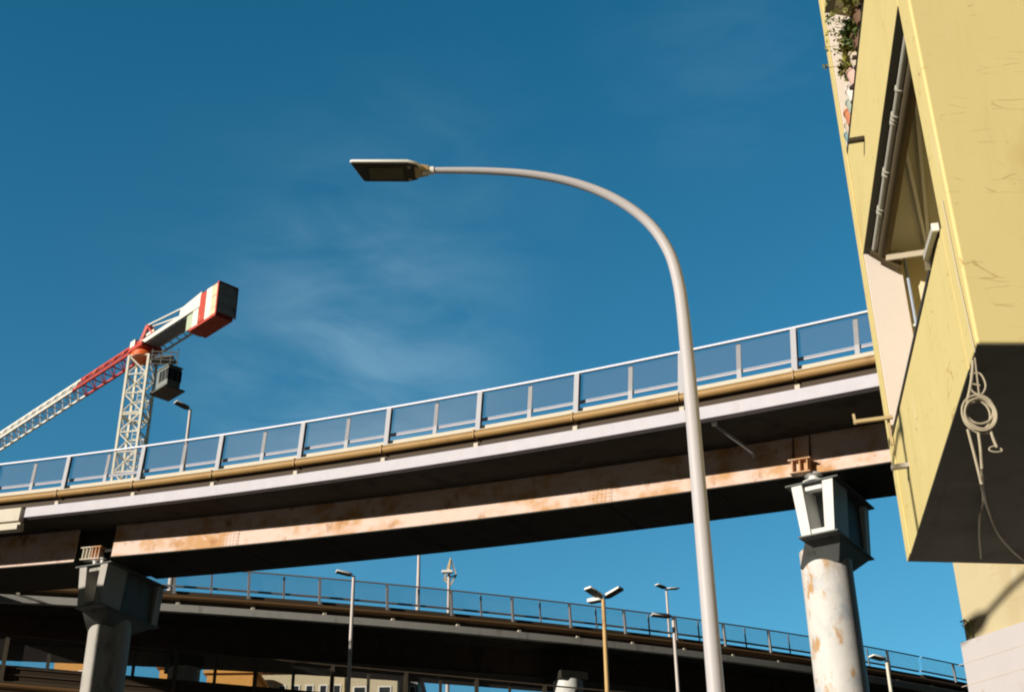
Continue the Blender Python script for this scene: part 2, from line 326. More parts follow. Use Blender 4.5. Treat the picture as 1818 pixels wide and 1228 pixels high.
def pier(A, root, t, uc, near, far, vtop, colr=.62, pipe=True, twin=False, mcol=None, vg=-3.1, ws=1.0, off=0):
    X, n, l, T = A.frame(t)
    Th = Vector((T.x, T.y, 0)).normalized(); Z = Vector((0, 0, 1))
    mcol = mcol or M['column']
    c = A.p(t, uc, vtop-1.32); gz = 0
    def q(a, u, z): return Vector((X.x, X.y, 0))+Th*(a*ws+off)+l*u+Z*(A.p(t, uc, z).z)
    pr = MB().tube([(c.x, c.y, gz), (c.x, c.y, c.z)], colr, 40).build('pier', mcol, root)
    # crosshead: box beam across the column with top and bottom plates and end stiffeners
    b = MB(); zt, zb = vtop, vtop-1.3
    tw, bw = .66, .50
    b.hexa([q(-bw+.1, near-.95, zb), q(bw-.1, near-.95, zb), q(bw-.1, far+.2, zb), q(-bw+.1, far+.2, zb)], [q(-tw+.22, near-.95, zt), q(tw-.22, near-.95, zt), q(tw-.22, far+.2, zt), q(-tw+.22, far+.2, zt)])
    b.hexa([q(-tw-.1, near+.02, zt), q(tw+.1, near+.02, zt), q(tw+.1, far-.05, zt), q(-tw-.1, far-.05, zt)], [q(-tw-.1, near+.02, zt+.035), q(tw+.1, near+.02, zt+.035), q(tw+.1, far-.05, zt+.035), q(-tw-.1, far-.05, zt+.035)])
    b.hexa([q(-bw-.06, near+.0, zb-.035), q(bw+.06, near+.0, zb-.035), q(bw+.06, far, zb-.035), q(-bw-.06, far, zb-.035)], [q(-bw-.06, near+.0, zb), q(bw+.06, near+.0, zb), q(bw+.06, far, zb), q(-bw-.06, far, zb)])
    # haunch down to the column
    r8 = [(math.cos(2*math.pi*k/16)*(colr+.05), math.sin(2*math.pi*k/16)*(colr+.05)) for k in range(16)]
    hv = [q(-bw, near-.3, zb-.035), q(bw, near-.3, zb-.035), q(bw, far+.1, zb-.035), q(-bw, far+.1, zb-.035)]
    lo = [Vector((c.x, c.y, A.p(t, uc, zb-.48).z))+Th*x*(.62)+l*y*.62 for x, y in ((-.8, .8), (.8, .8), (.8, -.8), (-.8, -.8))]
    b.hexa(lo, hv)
    b.build('crosshead', M['headshade'], pr)
    for u_, sgn in ((near, 1), (far, -1)):
        e = MB()
        for sd_ in (-1, 1):
            xt0, xt1 = (.60, .30) ; xb0, xb1 = (.47, .20)
            dp = 1.0 if sgn > 0 else .32
            e.hexa([q(sd_*xb1, u_-sgn*dp, zb), q(sd_*xb0, u_-sgn*dp, zb), q(sd_*xb0, u_-sgn*.02, zb), q(sd_*xb1, u_-sgn*.02, zb)],
                   [q(sd_*xt1, u_-sgn*dp, zt), q(sd_*xt0, u_-sgn*dp, zt), q(sd_*xt0, u_-sgn*.02, zt), q(sd_*xt1, u_-sgn*.02, zt)])
        e.hexa([q(-.24, u_-sgn*.30, zt-.16), q(.24, u_-sgn*.30, zt-.16), q(.24, u_-sgn*.10, zt-.16), q(-.24, u_-sgn*.10, zt-.16)], [q(-.24, u_-sgn*.30, zt-.06), q(.24, u_-sgn*.30, zt-.06), q(.24, u_-sgn*.10, zt-.06), q(-.24, u_-sgn*.10, zt-.06)])
        e.hexa([q(-.20, u_-sgn*.31, zb), q(.20, u_-sgn*.31, zb), q(.20, u_-sgn*.06, zb), q(-.20, u_-sgn*.06, zb)], [q(-.20, u_-sgn*.31, zb+.13), q(.20, u_-sgn*.31, zb+.13), q(.20, u_-sgn*.06, zb+.13), q(-.20, u_-sgn*.06, zb+.13)])
        e.build('end_stiffener', M['drkcol' if twin else 'head'], pr)
        for a in ((-.16, .16) if twin else (0,)):
            bc = q(a, u_-sgn*.22, vtop+.035)
            hgt = (vg-vtop)-.05; sc = .5 if twin else 1
            MB().lathe(bc, [(.30*sc, 0), (.30*sc, .03), (.13*sc, .09), (.12*sc, hgt-.06), (.22*sc, hgt-.03), (.22*sc, hgt)], 20).build('bearing', M['head'], pr)
    if pipe:
        a = q(-colr-.13, uc+.15, vtop-1.3); MB().tube([(a.x, a.y, gz), (a.x, a.y, a.z)], .055, 14).build('downpipe', M['column'], pr)
        for i in range(8):
            z = a.z-.9-i*2.0
            if z > 0: MB().box((a.x, a.y, z), Th, l, Z, .15, .075, .018).build('pipe_clamp', M['black'], pr)
    return pr

# near viaduct
A1 = Arc(-.866454526, 33.0621989, 16.3838734, -.507681144, -.00691465103, -.0750977294)
n1 = lambda t: -1.33-.075*t
f1 = lambda t: -3.62-.06*t
v1 = thing('viaduct', 'near viaduct with sunlit white edge beam, rusty pink box girder and mesh railing', 'viaduct', (A1.p(3, -2.6, 0).x, A1.p(3, -2.6, 0).y, 0))
T0, T1, TJ = -8.0, 12.0, -1.33
b = MB(); A1.rect(b, .16, .40, -2.13, -1.80, TJ, T1); b.build('edge_beam', M['fascia'], v1, bevel=.012)
b = MB(); A1.rect(b, .28, .50, -2.26, -1.82, T0, TJ-.03); A1.rect(b, .20, .50, -2.54, -2.37, T0, TJ-.03); A1.rect(b, .22, .40, -2.37, -2.26, T0, TJ-.03); b.build('edge_beam', M['cream'], v1, bevel=.012)
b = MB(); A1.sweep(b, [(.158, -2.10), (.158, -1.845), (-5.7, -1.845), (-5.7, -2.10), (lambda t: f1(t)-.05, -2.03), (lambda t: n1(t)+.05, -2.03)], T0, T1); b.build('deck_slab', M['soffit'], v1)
gb = MB(); GA, GB = -.56, 12.0
A1.sweep(gb, [(n1, -3.06), (n1, -2.034), (lambda t: n1(t)-.03, -2.034), (lambda t: n1(t)-.03, -3.06)], GA, GB); gb.build('girder_web', M['girder'], v1)
gb = MB(); A1.sweep(gb, [(lambda t: n1(t)+.035, -3.10), (lambda t: n1(t)+.035, -3.064), (lambda t: f1(t)-.035, -3.064), (lambda t: f1(t)-.035, -3.10)], GA, GB)
A1.sweep(gb, [(f1, -3.06), (f1, -2.034), (lambda t: f1(t)+.03, -2.034), (lambda t: f1(t)+.03, -3.06)], GA, GB); A1.rect(gb, -3.4, -1.6, -3.05, -2.05, GA+.02, GA+.04)
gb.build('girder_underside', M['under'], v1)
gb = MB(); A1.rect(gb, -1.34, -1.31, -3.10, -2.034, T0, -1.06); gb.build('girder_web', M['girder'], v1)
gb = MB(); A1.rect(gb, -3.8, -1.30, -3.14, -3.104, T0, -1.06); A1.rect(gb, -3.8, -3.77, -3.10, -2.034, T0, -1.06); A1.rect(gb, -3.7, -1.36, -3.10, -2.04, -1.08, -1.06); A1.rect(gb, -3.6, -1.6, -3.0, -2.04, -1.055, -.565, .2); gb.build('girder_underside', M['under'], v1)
# web splice plates, stiffeners, underside stiffener beams
for t in (.9, 4.95, 9.4):
    b = MB(); A1.sweep(b, [(lambda t: n1(t)+.014, -3.055), (lambda t: n1(t)+.014, -2.15), (lambda t: n1(t)+.001, -2.15), (lambda t: n1(t)+.001, -3.055)], t-.12, t+.12, 1)
    for i in range(6):
        for j in range(9):
            p = A1.p(t-.10+i*.04, n1(t)+.018, -3.0+j*.1); X, n, l, T = A1.frame(t); b.box(p, T, l, n, .014, .012, .014)
    b.build('splice_plate', M['girder'], v1)
for t in [x*1.0 for x in range(0, 12)]:
    b = MB(); A1.sweep(b, [(lambda t: n1(t)-.1, -3.104), (lambda t: n1(t)-.1, -3.116), (lambda t: f1(t)+.1, -3.116), (lambda t: f1(t)+.1, -3.104)], t-.02, t+.02, 1)
    b.build('underside_seam', M['under'], v1)
for t in (6.72, 6.86):
    b = MB(); A1.sweep(b, [(lambda t: n1(t)+.10, -2.8), (lambda t: n1(t)+.03, -2.036), (lambda t: n1(t)+.001, -2.036), (lambda t: n1(t)+.001, -2.8)], t-.004, t+.004, 1)
    b.build('web_stiffener', M['web'], v1)
def pedestal(A, t, u0, w, v0, v1_, mname, root):
    b = MB(); A.blk(b, t, w+.14, u0+.002, u0+.30, v1_-.03, v1_)
    for k in (-1, 0, 1): A.blk(b, t+k*w*.45/SP, .03, u0+.002, u0+.26, v0, v1_-.03)
    A.blk(b, t, w, u0+.002, u0+.13, v0, v1_-.03); A.blk(b, t, w+.1, u0+.002, u0+.28, v0-.03, v0)
    return b.build('bearing_bracket', M[mname], root)
pedestal(A1, 6.80, n1(6.8)+.036, .42, -3.07, -2.74, 'girder', v1)
pedestal(A1, -.745, -1.42, .30, -3.10, -2.72, 'girder', v1)
pedestal(A1, -.865, -1.42, .30, -3.10, -2.72, 'cream', v1)
railing(A1, v1, -7.4, 11.4)
b = MB(); A1.sweep(b, circ(.235, -1.385, .105, 20), T0, T1); b.build('conduit_pipe', M['pipe'], v1)
for t in range(-7, 12):
    b = MB(); A1.blk(b, t+.02, .03, .115, .36, -1.50, -1.27); b.build('pipe_strap', M['pipe'], v1)
b = MB(); A1.rect(b, -.20, .10, -1.66, -1.21, T0, T1); b.build('cable_tray', M['tray'], v1)
for t in range(-7, 12):
    b = MB(); A1.blk(b, t+.05, .13, -.1, .33, -1.80, -1.665); b.build('support_block', M['cream'], v1)
pier(A1, v1, 6.80, -2.98, -1.62, -4.2, -3.38, .62, ws=.88)
pier(A1, v1, -.76, -2.55, -1.08, -4.0, -3.38, .66, twin=True, ws=.92, off=-.10, mcol=M['drkcol'])  # darker column and stiffeners put shade into this pier's colour
# drain spout under the overhang
a, c = A1.p(6.29, .02, -2.06), A1.p(6.40, -1.55, -2.36)
d = MB().tube([a+Vector((0, 0, .1)), a, a*.93+c*.07+Vector((0, 0, -.09)), c, c+Vector((0.05, .12, -.12))], .042, 12).build('drain_pipe', M['galv2'], v1)
MB().tube([a+Vector((0, 0, -.03)), a+Vector((0, 0, -.12))], [.075, .06], 14).build('spout_end', M['lampw'], d)

# far curved viaduct
A2 = Arc(-2.81, 56.712, 18.398, .471, .007, .039)
v2 = thing('viaduct', 'far curving viaduct in shade with grey edge beam, running behind the near one', 'viaduct', (A2.p(4, -2.6, 0).x, A2.p(4, -2.6, 0).y, 0))
U0, U1_ = -8.0, 24.0
b = MB(); A2.rect(b, .16, .40, -1.98, -1.68, U0, U1_); b.build('edge_beam', M['fascia2'], v2, bevel=.012)
b = MB(); A2.rect(b, -5.7, .158, -1.95, -1.73, U0, U1_); b.build('deck_slab', M['soffit'], v2)
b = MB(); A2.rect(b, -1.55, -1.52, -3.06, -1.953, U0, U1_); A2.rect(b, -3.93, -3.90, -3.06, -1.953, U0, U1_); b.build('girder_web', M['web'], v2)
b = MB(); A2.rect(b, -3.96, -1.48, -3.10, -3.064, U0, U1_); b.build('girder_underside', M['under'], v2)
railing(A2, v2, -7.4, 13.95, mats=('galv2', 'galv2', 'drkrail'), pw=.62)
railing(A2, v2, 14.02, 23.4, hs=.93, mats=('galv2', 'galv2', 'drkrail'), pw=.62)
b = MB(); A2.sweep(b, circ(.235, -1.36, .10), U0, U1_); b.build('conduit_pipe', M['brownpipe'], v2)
b = MB(); A2.rect(b, -.20, .10, -1.57, -1.21, U0, U1_); b.build('cable_tray', M['tray'], v2)
for t in range(-7, 24):
    b = MB(); A2.blk(b, t+.05, .13, -.1, .33, -1.68, -1.572); b.build('support_block', M['cream'], v2)
for t, uc in ((-5.5, -2.72), (.35, -2.72), (6.0, -.55), (12.4, -2.72), (18.4, -2.72)):
    p = A2.p(t, uc, -3.45); pr = MB().tube([(p.x, p.y, 0), (p.x, p.y, p.z)], .66, 36).build('pier', M['head'] if t > 5 else M['drkcol'], v2)  # lit piers pale, shaded ones in the darker copy
    b = MB(); A2.blk(b, t, 1.4, uc-.9, uc+.62, -3.446, -3.104); b.build('pier_cap', M['under'], pr)

# low ramp passing between them
A3 = Arc(-18.2+12*.922, 47+12*.387, 13.80, math.atan2(.387, .922), 0, 0)
v3 = thing('ramp', 'low dark ramp with tall mesh fence passing under the far viaduct', 'ramp', (A3.p(4, -2, 0).x, A3.p(4, -2, 0).y, 0))
b = MB(); A3.rect(b, .16, .40, -2.6, -2.25, -8, 20, 1); b.build('edge_beam', M['fascia2'], v3)
b = MB(); A3.rect(b, -3.6, .158, -2.5, -2.27, -8, 20, 1); b.build('deck_slab', M['soffit'], v3)
b = MB(); A3.rect(b, -2.9, -.9, -3.6, -2.503, -8, 20, 1); b.build('girder', M['under'], v3)
b = MB(); A3.rect(b, -.10, -.07, -2.24, -1.10, -8, 20, 1); b.build('parapet_panel', M['tray'], v3)
for k in range(5):
    b = MB(); A3.rect(b, -.065, -.03, -1.16-k*.24, -1.12-k*.24, -8, 20, 1); b.build('panel_rib', M['drkrail'], v3)
railing(A3, v3, -7.4, 19.4, hs=1.42, mats=('drkrail', 'drkrail', 'drkrail'))
for t in (-6, 2.6, 11.2): 
    p = A3.p(t, -1.9, -3.6); MB().tube([(p.x, p.y, 0), (p.x, p.y, p.z)], .5, 28).build('pier', M['drkcol'], v3)
b = MB(); A3.sweep(b, circ(.235, -1.86, .10), -8, 20, 1); b.build('conduit_pipe', M['brownpipe'], v3)

# unseen column added left of the picture, only to shade the left pier's column
pc = A1.p(-.76, -2.55, 0); hsun = Vector((sd.x, sd.y, 0)).normalized(); hr = Vector((-hsun.y, hsun.x, 0))
if hr.x < 0: hr = -hr
q = Vector((pc.x, pc.y, 0))+hsun*13+hr*1.12
sp = thing('shade_column', 'unseen concrete column added left of the picture to shade the left pier', 'pier', q)
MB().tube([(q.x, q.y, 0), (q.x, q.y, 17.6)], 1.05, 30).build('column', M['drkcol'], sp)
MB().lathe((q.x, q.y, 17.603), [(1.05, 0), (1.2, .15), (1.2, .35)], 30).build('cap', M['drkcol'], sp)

# ------------------------------------------------------------------ street lamps
def lamp_head(root, base, d, ln, wd, up=.0, th=.045, slant=0):
    """flat LED head: base = inner end, d = outward horizontal direction"""
    d = Vector((d[0], d[1], 0)).normalized(); dz = (d+Vector((0, 0, up))).normalized(); s = Vector((-d.y, d.x, 0)); n = dz.cross(s); 
    if n.z < 0: n = -n
    b = MB(); prof = [(0, .20), (.10, .80), (.22, 1.0), (.97, 1.0), (1.0, .92)]
    top = []; bot = []
    for x, w in prof:
        p = base+dz*ln*x; top.append((p, w*wd/2)); 
    vs = []; fs = []
    for i, (p, w) in enumerate(top):
        k = th*(1.35 if .1 < prof[i][0] < .6 else 1)
        k0 = -dz*(slant if prof[i][0] > .9 else 0)
        vs += [p+k0-s*w-n*th*.5, p+s*w-n*th*.5, p+s*w+n*k*.4, p+s*w*.8+n*k*.7, p+k0-s*w*.8+n*k*.7, p+k0-s*w+n*k*.4]
    for i in range(len(top)-1):
        for j in range(6): fs.append((i*6+j, i*6+(j+1) % 6, (i+1)*6+(j+1) % 6, (i+1)*6+j))
    m_ = len(top)-1; fs += [(5, 4, 3, 2, 1, 0), tuple(m_*6+j for j in range(6))]
    h = b.add(vs, fs).build('lamp_head', M['lampw'], root, bevel=.006 if wd > .3 else 0)
    # widen the underside plate where the head is full width
    q = MB(); pl = [(.02, .18), (.11, .76), (.23, .955), (.96, .955), (.985, .88)]
    lo = [base+dz*(ln*x-(slant if x > .9 else 0))-s*w*wd/2-n*(th*.5+.010) for x, w in pl]+[base+dz*ln*x+s*w*wd/2-n*(th*.5+.010) for x, w in reversed(pl)]
    hi = [p+n*.009 for p in lo]; k = len(lo)
    q.add(lo+hi, [tuple(range(k-1, -1, -1)), tuple(range(k, 2*k))]+[(i, (i+1) % k, (i+1) % k+k, i+k) for i in range(k)]).build('underside_panel', M['lampd'], h)
    return h, dz, s, n

Y0 = 11.5
p0 = Vector((1.715, Y0, 0))
L0 = thing('street_lamp', 'large off-white street lamp with a long curved arm in front of the viaduct', 'street lamp', p0)
arm = [(1.715, 0), (1.713, 3.0), (1.708, 5.64), (1.703, 6.2), (1.697, 6.58), (1.676, 6.902), (1.613, 7.236), (1.466, 7.545), (1.248, 7.790), (.965, 7.990), (.617, 8.142), (.206, 8.240), (-.208, 8.284), (-.624, 8.300), (-.925, 8.302)]
def smooth_path(pts, sub=5):
    P = [np.array(p, float) for p in pts]; o = []
    for i in range(len(P)-1):
        a, b, c, d = P[max(i-1, 0)], P[i], P[i+1], P[min(i+2, len(P)-1)]
        for k in range(sub):
            t = k/sub; o.append(.5*((2*b)+(-a+c)*t+(2*a-5*b+4*c-d)*t*t+(-a+3*b-3*c+d)*t**3))
    o.append(P[-1]); return o
pp = smooth_path([(x, z+(CZ if z else 0)) for x, z in arm])
Ltot = len(pp)-1; rr = []
zz = [p[1] for p in pp]
acc = 0
for i, p in enumerate(pp):
    if i: acc += float(np.linalg.norm(pp[i]-pp[i-1]))
    rr.append(acc)
tot = rr[-1]
rads = [(.088-.022*min(1, a/7.8)) if a < 7.8 else .066-.034*((a-7.8)/(tot-7.8)) for a in rr]
MB().tube([(p[0], Y0, p[1]) for p in pp], rads, 28).build('pole', M['pole'], L0)
MB().lathe((p0.x, p0.y, 0), [(.17, 0), (.17, .02), (.105, .05), (.10, .35)], 24).build('base_collar', M['pole'], L0)
hb = Vector((-.90, Y0, 8.302+CZ))
h, dz, s, n = lamp_head(L0, hb, (-1, -.03), .77, .345, .0, .034, slant=.115)
MB().hexa([hb+Vector((.05, -.05, -.035)), hb+Vector((.05, .05, -.035)), hb+Vector((-.10, .10, -.035)), hb+Vector((-.10, -.10, -.035))], [hb+Vector((.05, -.05, .035)), hb+Vector((.05, .05, .035)), hb+Vector((-.10, .10, .03)), hb+Vector((-.10, -.10, .03))]).build('hinge_bracket', M['tan'], h, bevel=.008)
MB().box(hb+Vector((-.40, .0, -.031)), (1, 0, 0), (0, 1, 0), (0, 0, 1), .18, .10, .006).build('lens_panel', M['lens'], h)
for k in (-1, 1): MB().box(hb+Vector((-.155, .11*k, -.033)), (1, 0, 0), (0, 1, 0), (0, 0, 1), .018, .012, .010).build('latch', M['galv'], h)
MB().tube([hb+Vector((.10, 0, -.001)), hb+Vector((-.02, 0, -.001))], .043, 20).build('sleeve', M['lampw'], h)

def small_lamp(label, px, py, Y, base_z, dirs, pw=.12, mp='pinkpole', hl=.75, name='street_lamp', group='small street lamps around the far viaduct', hw=.32, up=.12):
    t = at(px, py, Y)
    r = thing(name, label, 'street lamp', (t.x, t.y, base_z), group)
    MB().tube([(t.x, t.y, base_z), (t.x, t.y, base_z+(t.z-base_z)*.5), (t.x, t.y, t.z)], [pw*.66, pw*.46, pw*.34], 14).build('pole', M[mp], r)
    for d in dirs:
        lamp_head(r, t+Vector((d[0], d[1], 0)).normalized()*.05+Vector((0, 0, .03)), d, hl*.86, hw*.8, up, .055)
    return r
dk = lambda A, x, y: min((abs((A.p(t/10, -5.2, -1.7)-Vector((x, y, 0))).to_2d().length) if False else ((A.p(t/10, -5.2, -1.7).x-x)**2+(A.p(t/10, -5.2, -1.7).y-y)**2), A.p(t/10, -5.2, -1.73).z) for t in range(-80, 240))[1]
q_ = at(337, 728, 55.5); small_lamp('small lamp with a dark tilted head beside the crane mast', 338, 727, 55.5, dk(A2, q_.x, q_.y), [(-1, -.75)], .20, 'pinkpole', .85, hw=.48, up=.22)
q_ = at(622, 1022, 49); small_lamp('grey lamp post with white single head below the near viaduct, left of the double lamp', 628, 1022, 49, 0, [(-1, -.35)], .18, 'pinkpole', .75, hw=.38, up=.15)
q_ = at(745, 975, 61); small_lamp('thin pole of a lamp whose head hides behind the near viaduct girder', 744, 972, 61, dk(A2, q_.x, q_.y), [(-1, -.4)], .20, 'pinkpole', .8)
dl = small_lamp('rusty ochre lamp post with two heads spread in a V', 1071, 1063, 37.3, 0, [(-1, -.9), (1, -.75)], .165, 'ochrepole', .70, hw=.36, up=.30)
lamp_head(dl, at(1070, 1063, 37.3), (-1, .6), .45, .26, .02, .08)
small_lamp('faint distant lamp with small grey head rising behind the far viaduct railing', 1183, 1045, 86, 0, [(1, .4), (-.6, -.5)], .22, 'pinkpole', 1.0, hw=.5, up=.12)
small_lamp('slim grey lamp post with white head pointing left, just left of the big lamp pole', 1195, 1096, 38.6, 0, [(-1, -.25)], .135, 'pinkpole', .72, hw=.30, up=.05)
small_lamp('small lamp post with rounded white head right of the rusty pier', 1574, 1172, 54, 0, [(-1, -.4)], .20, 'cgrey', .8, hw=.5, up=.15)
# distant mast with lattice crown
t = at(797, 1016, 95)
mt = thing('lighting_mast', 'distant slim mast with small brownish diamond crown and white lamp', 'mast', (t.x, t.y, 0))
MB().tube([(t.x, t.y, 0), (t.x, t.y, t.z+.3)], [.26, .10], 12).build('pole', M['pinkpole'], mt)
b = MB()
for a, c in (((-.35, 0, -.5), (.1, 0, 1.1)), ((.55, 0, -.2), (.1, 0, 1.1)), ((-.35, 0, -.5), (.55, 0, -.2)), ((0, -.4, -.3), (.1, 0, 1.1)), ((0, .4, -.3), (.1, 0, 1.1)), ((-.35, 0, -.5), (.1, 0, -1.0)), ((.55, 0, -.2), (.1, 0, -1.0))):
    b.bar(t+Vector(a), t+Vector(c), .09)
b.build('crown_frame', M['tan'], mt)
MB().box(t+Vector((-.1, -.5, -.1)), (1, 0, 0), (0, 1, 0), (0, 0, 1), .40, .2, .09).build('lamp_head', M['lampw'], mt, bevel=.03)

# ------------------------------------------------------------------ tower crane
O = ray(255, 632).normalized()*103; O.z += CZ
ca = R(135); CD = Vector((math.sin(ca), math.cos(ca), 0)); CL = Vector((math.cos(ca), -math.sin(ca), 0)); ZU = Vector((0, 0, 1))
def cp(s, w, z): return O+CD*s+CL*w+ZU*z
cr = thing('tower_crane', 'red and white tower crane with red jib root and stacked counterweights', 'crane', (O.x, O.y, 0))
b = MB(); hw = .76; xa = Vector((math.cos(R(-8)), math.sin(R(-8)), 0)); ya = Vector((-xa.y, xa.x, 0))
cn = [(xa*sx+ya*sy)*hw for sx, sy in ((-1, -1), (1, -1), (1, 1), (-1, 1))]
cs = [Vector((O.x, O.y, 0))+c for c in cn]; ztop = O.z-.3
for c in cs: b.bar(c, c+ZU*ztop, .17, up=xa)
z = ztop; k = 0; sec = 1.55
while z > .5:
    z2 = max(z-sec, 0)
    for i in range(4):
        a, c = cs[i], cs[(i+1) % 4]
        b.bar(a+ZU*z, c+ZU*z, .10)
        if k % 2 == 0: b.bar(a+ZU*z, c+ZU*z2, .09)
        else: b.bar(c+ZU*z, a+ZU*z2, .09)
        if k % 4 == 3: b.bar(a+ZU*(z-.16), c+ZU*(z-.16), .10)
    z = z2; k += 1
b.build('mast', M['cgrey'], cr)
b = MB()
for sx in (-.2, .2): b.bar(Vector((O.x, O.y, 0))+xa*sx+ya*.3, Vector((O.x, O.y, ztop))+xa*sx+ya*.3, .05)
z = ztop
while z > O.z-16: b.bar(Vector((O.x, O.y, z))-xa*.2+ya*.3, Vector((O.x, O.y, z))+xa*.2+ya*.3, .04); z -= .35
b.build('ladder', M['cgrey'], cr)
MB().lathe(O+ZU*-.32, [(.95, 0), (.98, .1), (.98, .28), (.85, .32), (.85, .5)], 28).build('slewing_ring', M['corange'], cr)
b = MB(); b.box(cp(.1, 0, .42), CD, CL, ZU, .95, .85, .16); b.box(cp(-.9, 0, .6), CD, CL, ZU, .5, .55, .3); b.build('turntable', M['cred'], cr)
def jib(s0, s1, mname):
    b = MB(); zu, zl, w = 1.55, .38, .58
    for (w_, z_, r_) in ((0, zu, .17), (w, zl, .15), (-w, zl, .15)): b.bar(cp(s0, w_, z_), cp(s1, w_, z_), r_)
    nseg = int(abs(s1-s0)/1.25); ds = (s1-s0)/nseg
    for i in range(nseg):
        a, c = s0+ds*i, s0+ds*(i+1); mid = (a+c)/2
        for sg in (1, -1):
            b.bar(cp(a, sg*w, zl), cp(mid, 0, zu), .07); b.bar(cp(mid, 0, zu), cp(c, sg*w, zl), .07)
        b.bar(cp(a, -w, zl), cp(a, w, zl), .075); b.bar(cp(a, w, zl), cp(c, -w, zl), .055)
    return b.build('jib_section', M[mname], cr)
jib(-.9, -9.6, 'cred'); jib(-9.6, -46, 'cwhite')
MB().box(cp(-1.55, 0, 1.55), CD, CL, ZU, .35, .25, .28).build('jib_root', M['cwhite'], cr, bevel=.04)
b = MB()
for w_ in (.55, -.55): b.bar(cp(.5, w_, .68), cp(8.6, w_, .68), .20, .34)
b.build('counter_jib_beam', M['cwhite'], cr)
b = MB()
for i in range(11): b.bar(cp(.9+i*.7, -.5, .52), cp(.9+i*.7, .5, .52), .12, .10); 
for i in range(10): b.bar(cp(.9+i*.7, -.5, .55), cp(1.6+i*.7, .5, .55), .06)
for w_ in (-.3, 0, .3): b.bar(cp(.7, w_, .58), cp(8.5, w_, .58), .10, .03)
b.box(cp(4.6, 0, .47), CD, CL, ZU, 3.9, .46, .012)
b.build('counter_jib_floor', M['galv2'], cr)
b = MB(); b.bar(cp(.6, -1.0, .35), cp(6.4, -1.0, .35), .10, .14)
for i in range(7): b.bar(cp(.7+i*.9, -1.0, .35), cp(.7+i*.9, -.5, .5), .06)
b.build('side_walkway', M['ccream'], cr)
b = MB()
for w_ in (.42, -.42):
    b.bar(cp(-.15, w_, .55), cp(.35, w_*.4, 2.35), .24); b.bar(cp(.35, w_*.4, 2.35), cp(2.0, w_, .8), .16)
b.bar(cp(.35, -.25, 2.35), cp(.35, .25, 2.35), .22); b.bar(cp(.1, -.42, 1.4), cp(.1, .42, 1.4), .12)
b.build('tower_head', M['cred'], cr)
b = MB()
for w_ in (.18, -.18): b.bar(cp(.35, w_, 2.4), cp(6.3, w_*2.4, 1.5), .10)
b.build('tie_bar', M['cwhite'], cr)
MB().box(cp(1.25, .05, 1.35), CD, CL, ZU, .55, .35, .10).build('hoist_cover', M['cwhite'], cr)
b = MB().hexa([cp(5.6, .62, .9), cp(8.4, .62, .9), cp(8.4, -.5, .9), cp(5.6, -.5, .9)], [cp(5.7, .62, 1.45), cp(8.4, .62, 1.75), cp(8.4, -.5, 1.75), cp(5.7, -.5, 1.45)])
b.build('winch_cabinet', M['cwhite'], cr, bevel=.05)
for k_, (s0, s1, z0, z1, mm) in enumerate(((8.45, 9.2, -.9, 1.45, 'cred'), (9.23, 9.98, -1.0, 1.5, 'cwhite'), (10.01, 10.76, -1.05, 1.5, 'cred'))):
    b = MB(); b.box(cp((s0+s1)/2, 0, (z0+z1)/2), CD, CL, ZU, (s1-s0)/2, .72, (z1-z0)/2); b.build('counterweight', M[mm], cr, bevel=.05)
b = MB()
for z_ in (-.55, .22, 1.0): b.box(cp(10.82, 0, z_), CD, CL, ZU, .05, .74, .36)
b.build('end_block', M['cwend'], cr, bevel=.03)
b = MB(); b.box(cp(10.83, 0, 1.42), CD, CL, ZU, .09, .80, .05); b.box(cp(10.83, .78, .2), CD, CL, ZU, .07, .03, 1.2); b.box(cp(10.83, -.78, .2), CD, CL, ZU, .07, .03, 1.2)
b.build('end_frame', M['cred'], cr)
b = MB(); b.box(cp(10.38, .735, .95), CD, CL, ZU, .30, .02, .44); b.box(cp(10.38, .735, .02), CD, CL, ZU, .30, .02, .44); b.box(cp(10.38, .735, -.72), CD, CL, ZU, .30, .02, .26); b.build('weight_plate', M['ccream'], cr)
b = MB(); b.box(cp(7.3, .1, -.35), CD, CL, ZU, .38, .62, .62); b.build('counterweight', M['cgreen'], cr, bevel=.05)
b = MB(); b.box(cp(8.1, .1, -.35), CD, CL, ZU, .36, .66, .68); b.build('counterweight', M['cwhite'], cr, bevel=.05)
b = MB(); b.box(cp(9.1, .05, -1.1), CD, CL, ZU, 1.65, .70, .10); b.build('weight_tray', M['cred'], cr)
# cab, hung on the camera-right side under the counter jib
cb = MB(); cc = Vector((O.x+2.25, O.y-.6, O.z-2.35))
cb.box(cc, CD, CL, ZU, .78, .56, .78); cb.build('cab', M['cgrey2'], cr, bevel=.06)
cbo = cr.children[-1]
MB().box(cc+CD*.2+ZU*.15, CD, CL, ZU, .62, .575, .44).build('window', M['cglass'], cbo)
b = MB()
for a_ in (-.35, .05, .45): b.box(cc+CD*a_+ZU*.15+CL*.0, CD, CL, ZU, .025, .59, .45)
for w_ in (-.25, .2): b.box(cc+CD*.80+CL*w_+ZU*.15, CD, CL, ZU, .03, .02, .45)
b.build('window_frame', M['cgrey2'], cbo)
MB().box(cc+ZU*.84, CD, CL, ZU, .84, .62, .04).build('cab_roof', M['cgrey2'], cbo)
MB().box(cc+ZU*-1.02, CD, CL, ZU, 1.10, .82, .05).build('cab_floor', M['cdark'], cbo)
MB().box(cc+CD*-.95+CL*.45+ZU*-.9, CD, CL, ZU, .16, .30, .16).build('step', M['cgrey'], cbo)
b = MB()
for z_ in (-.1, -.4, -.75, -1.1): b.bar(Vector((O.x+.8, O.y-.9, O.z+z_)), Vector((O.x+2.9+z_*.4, O.y-.9, O.z+z_-.1)), .07)
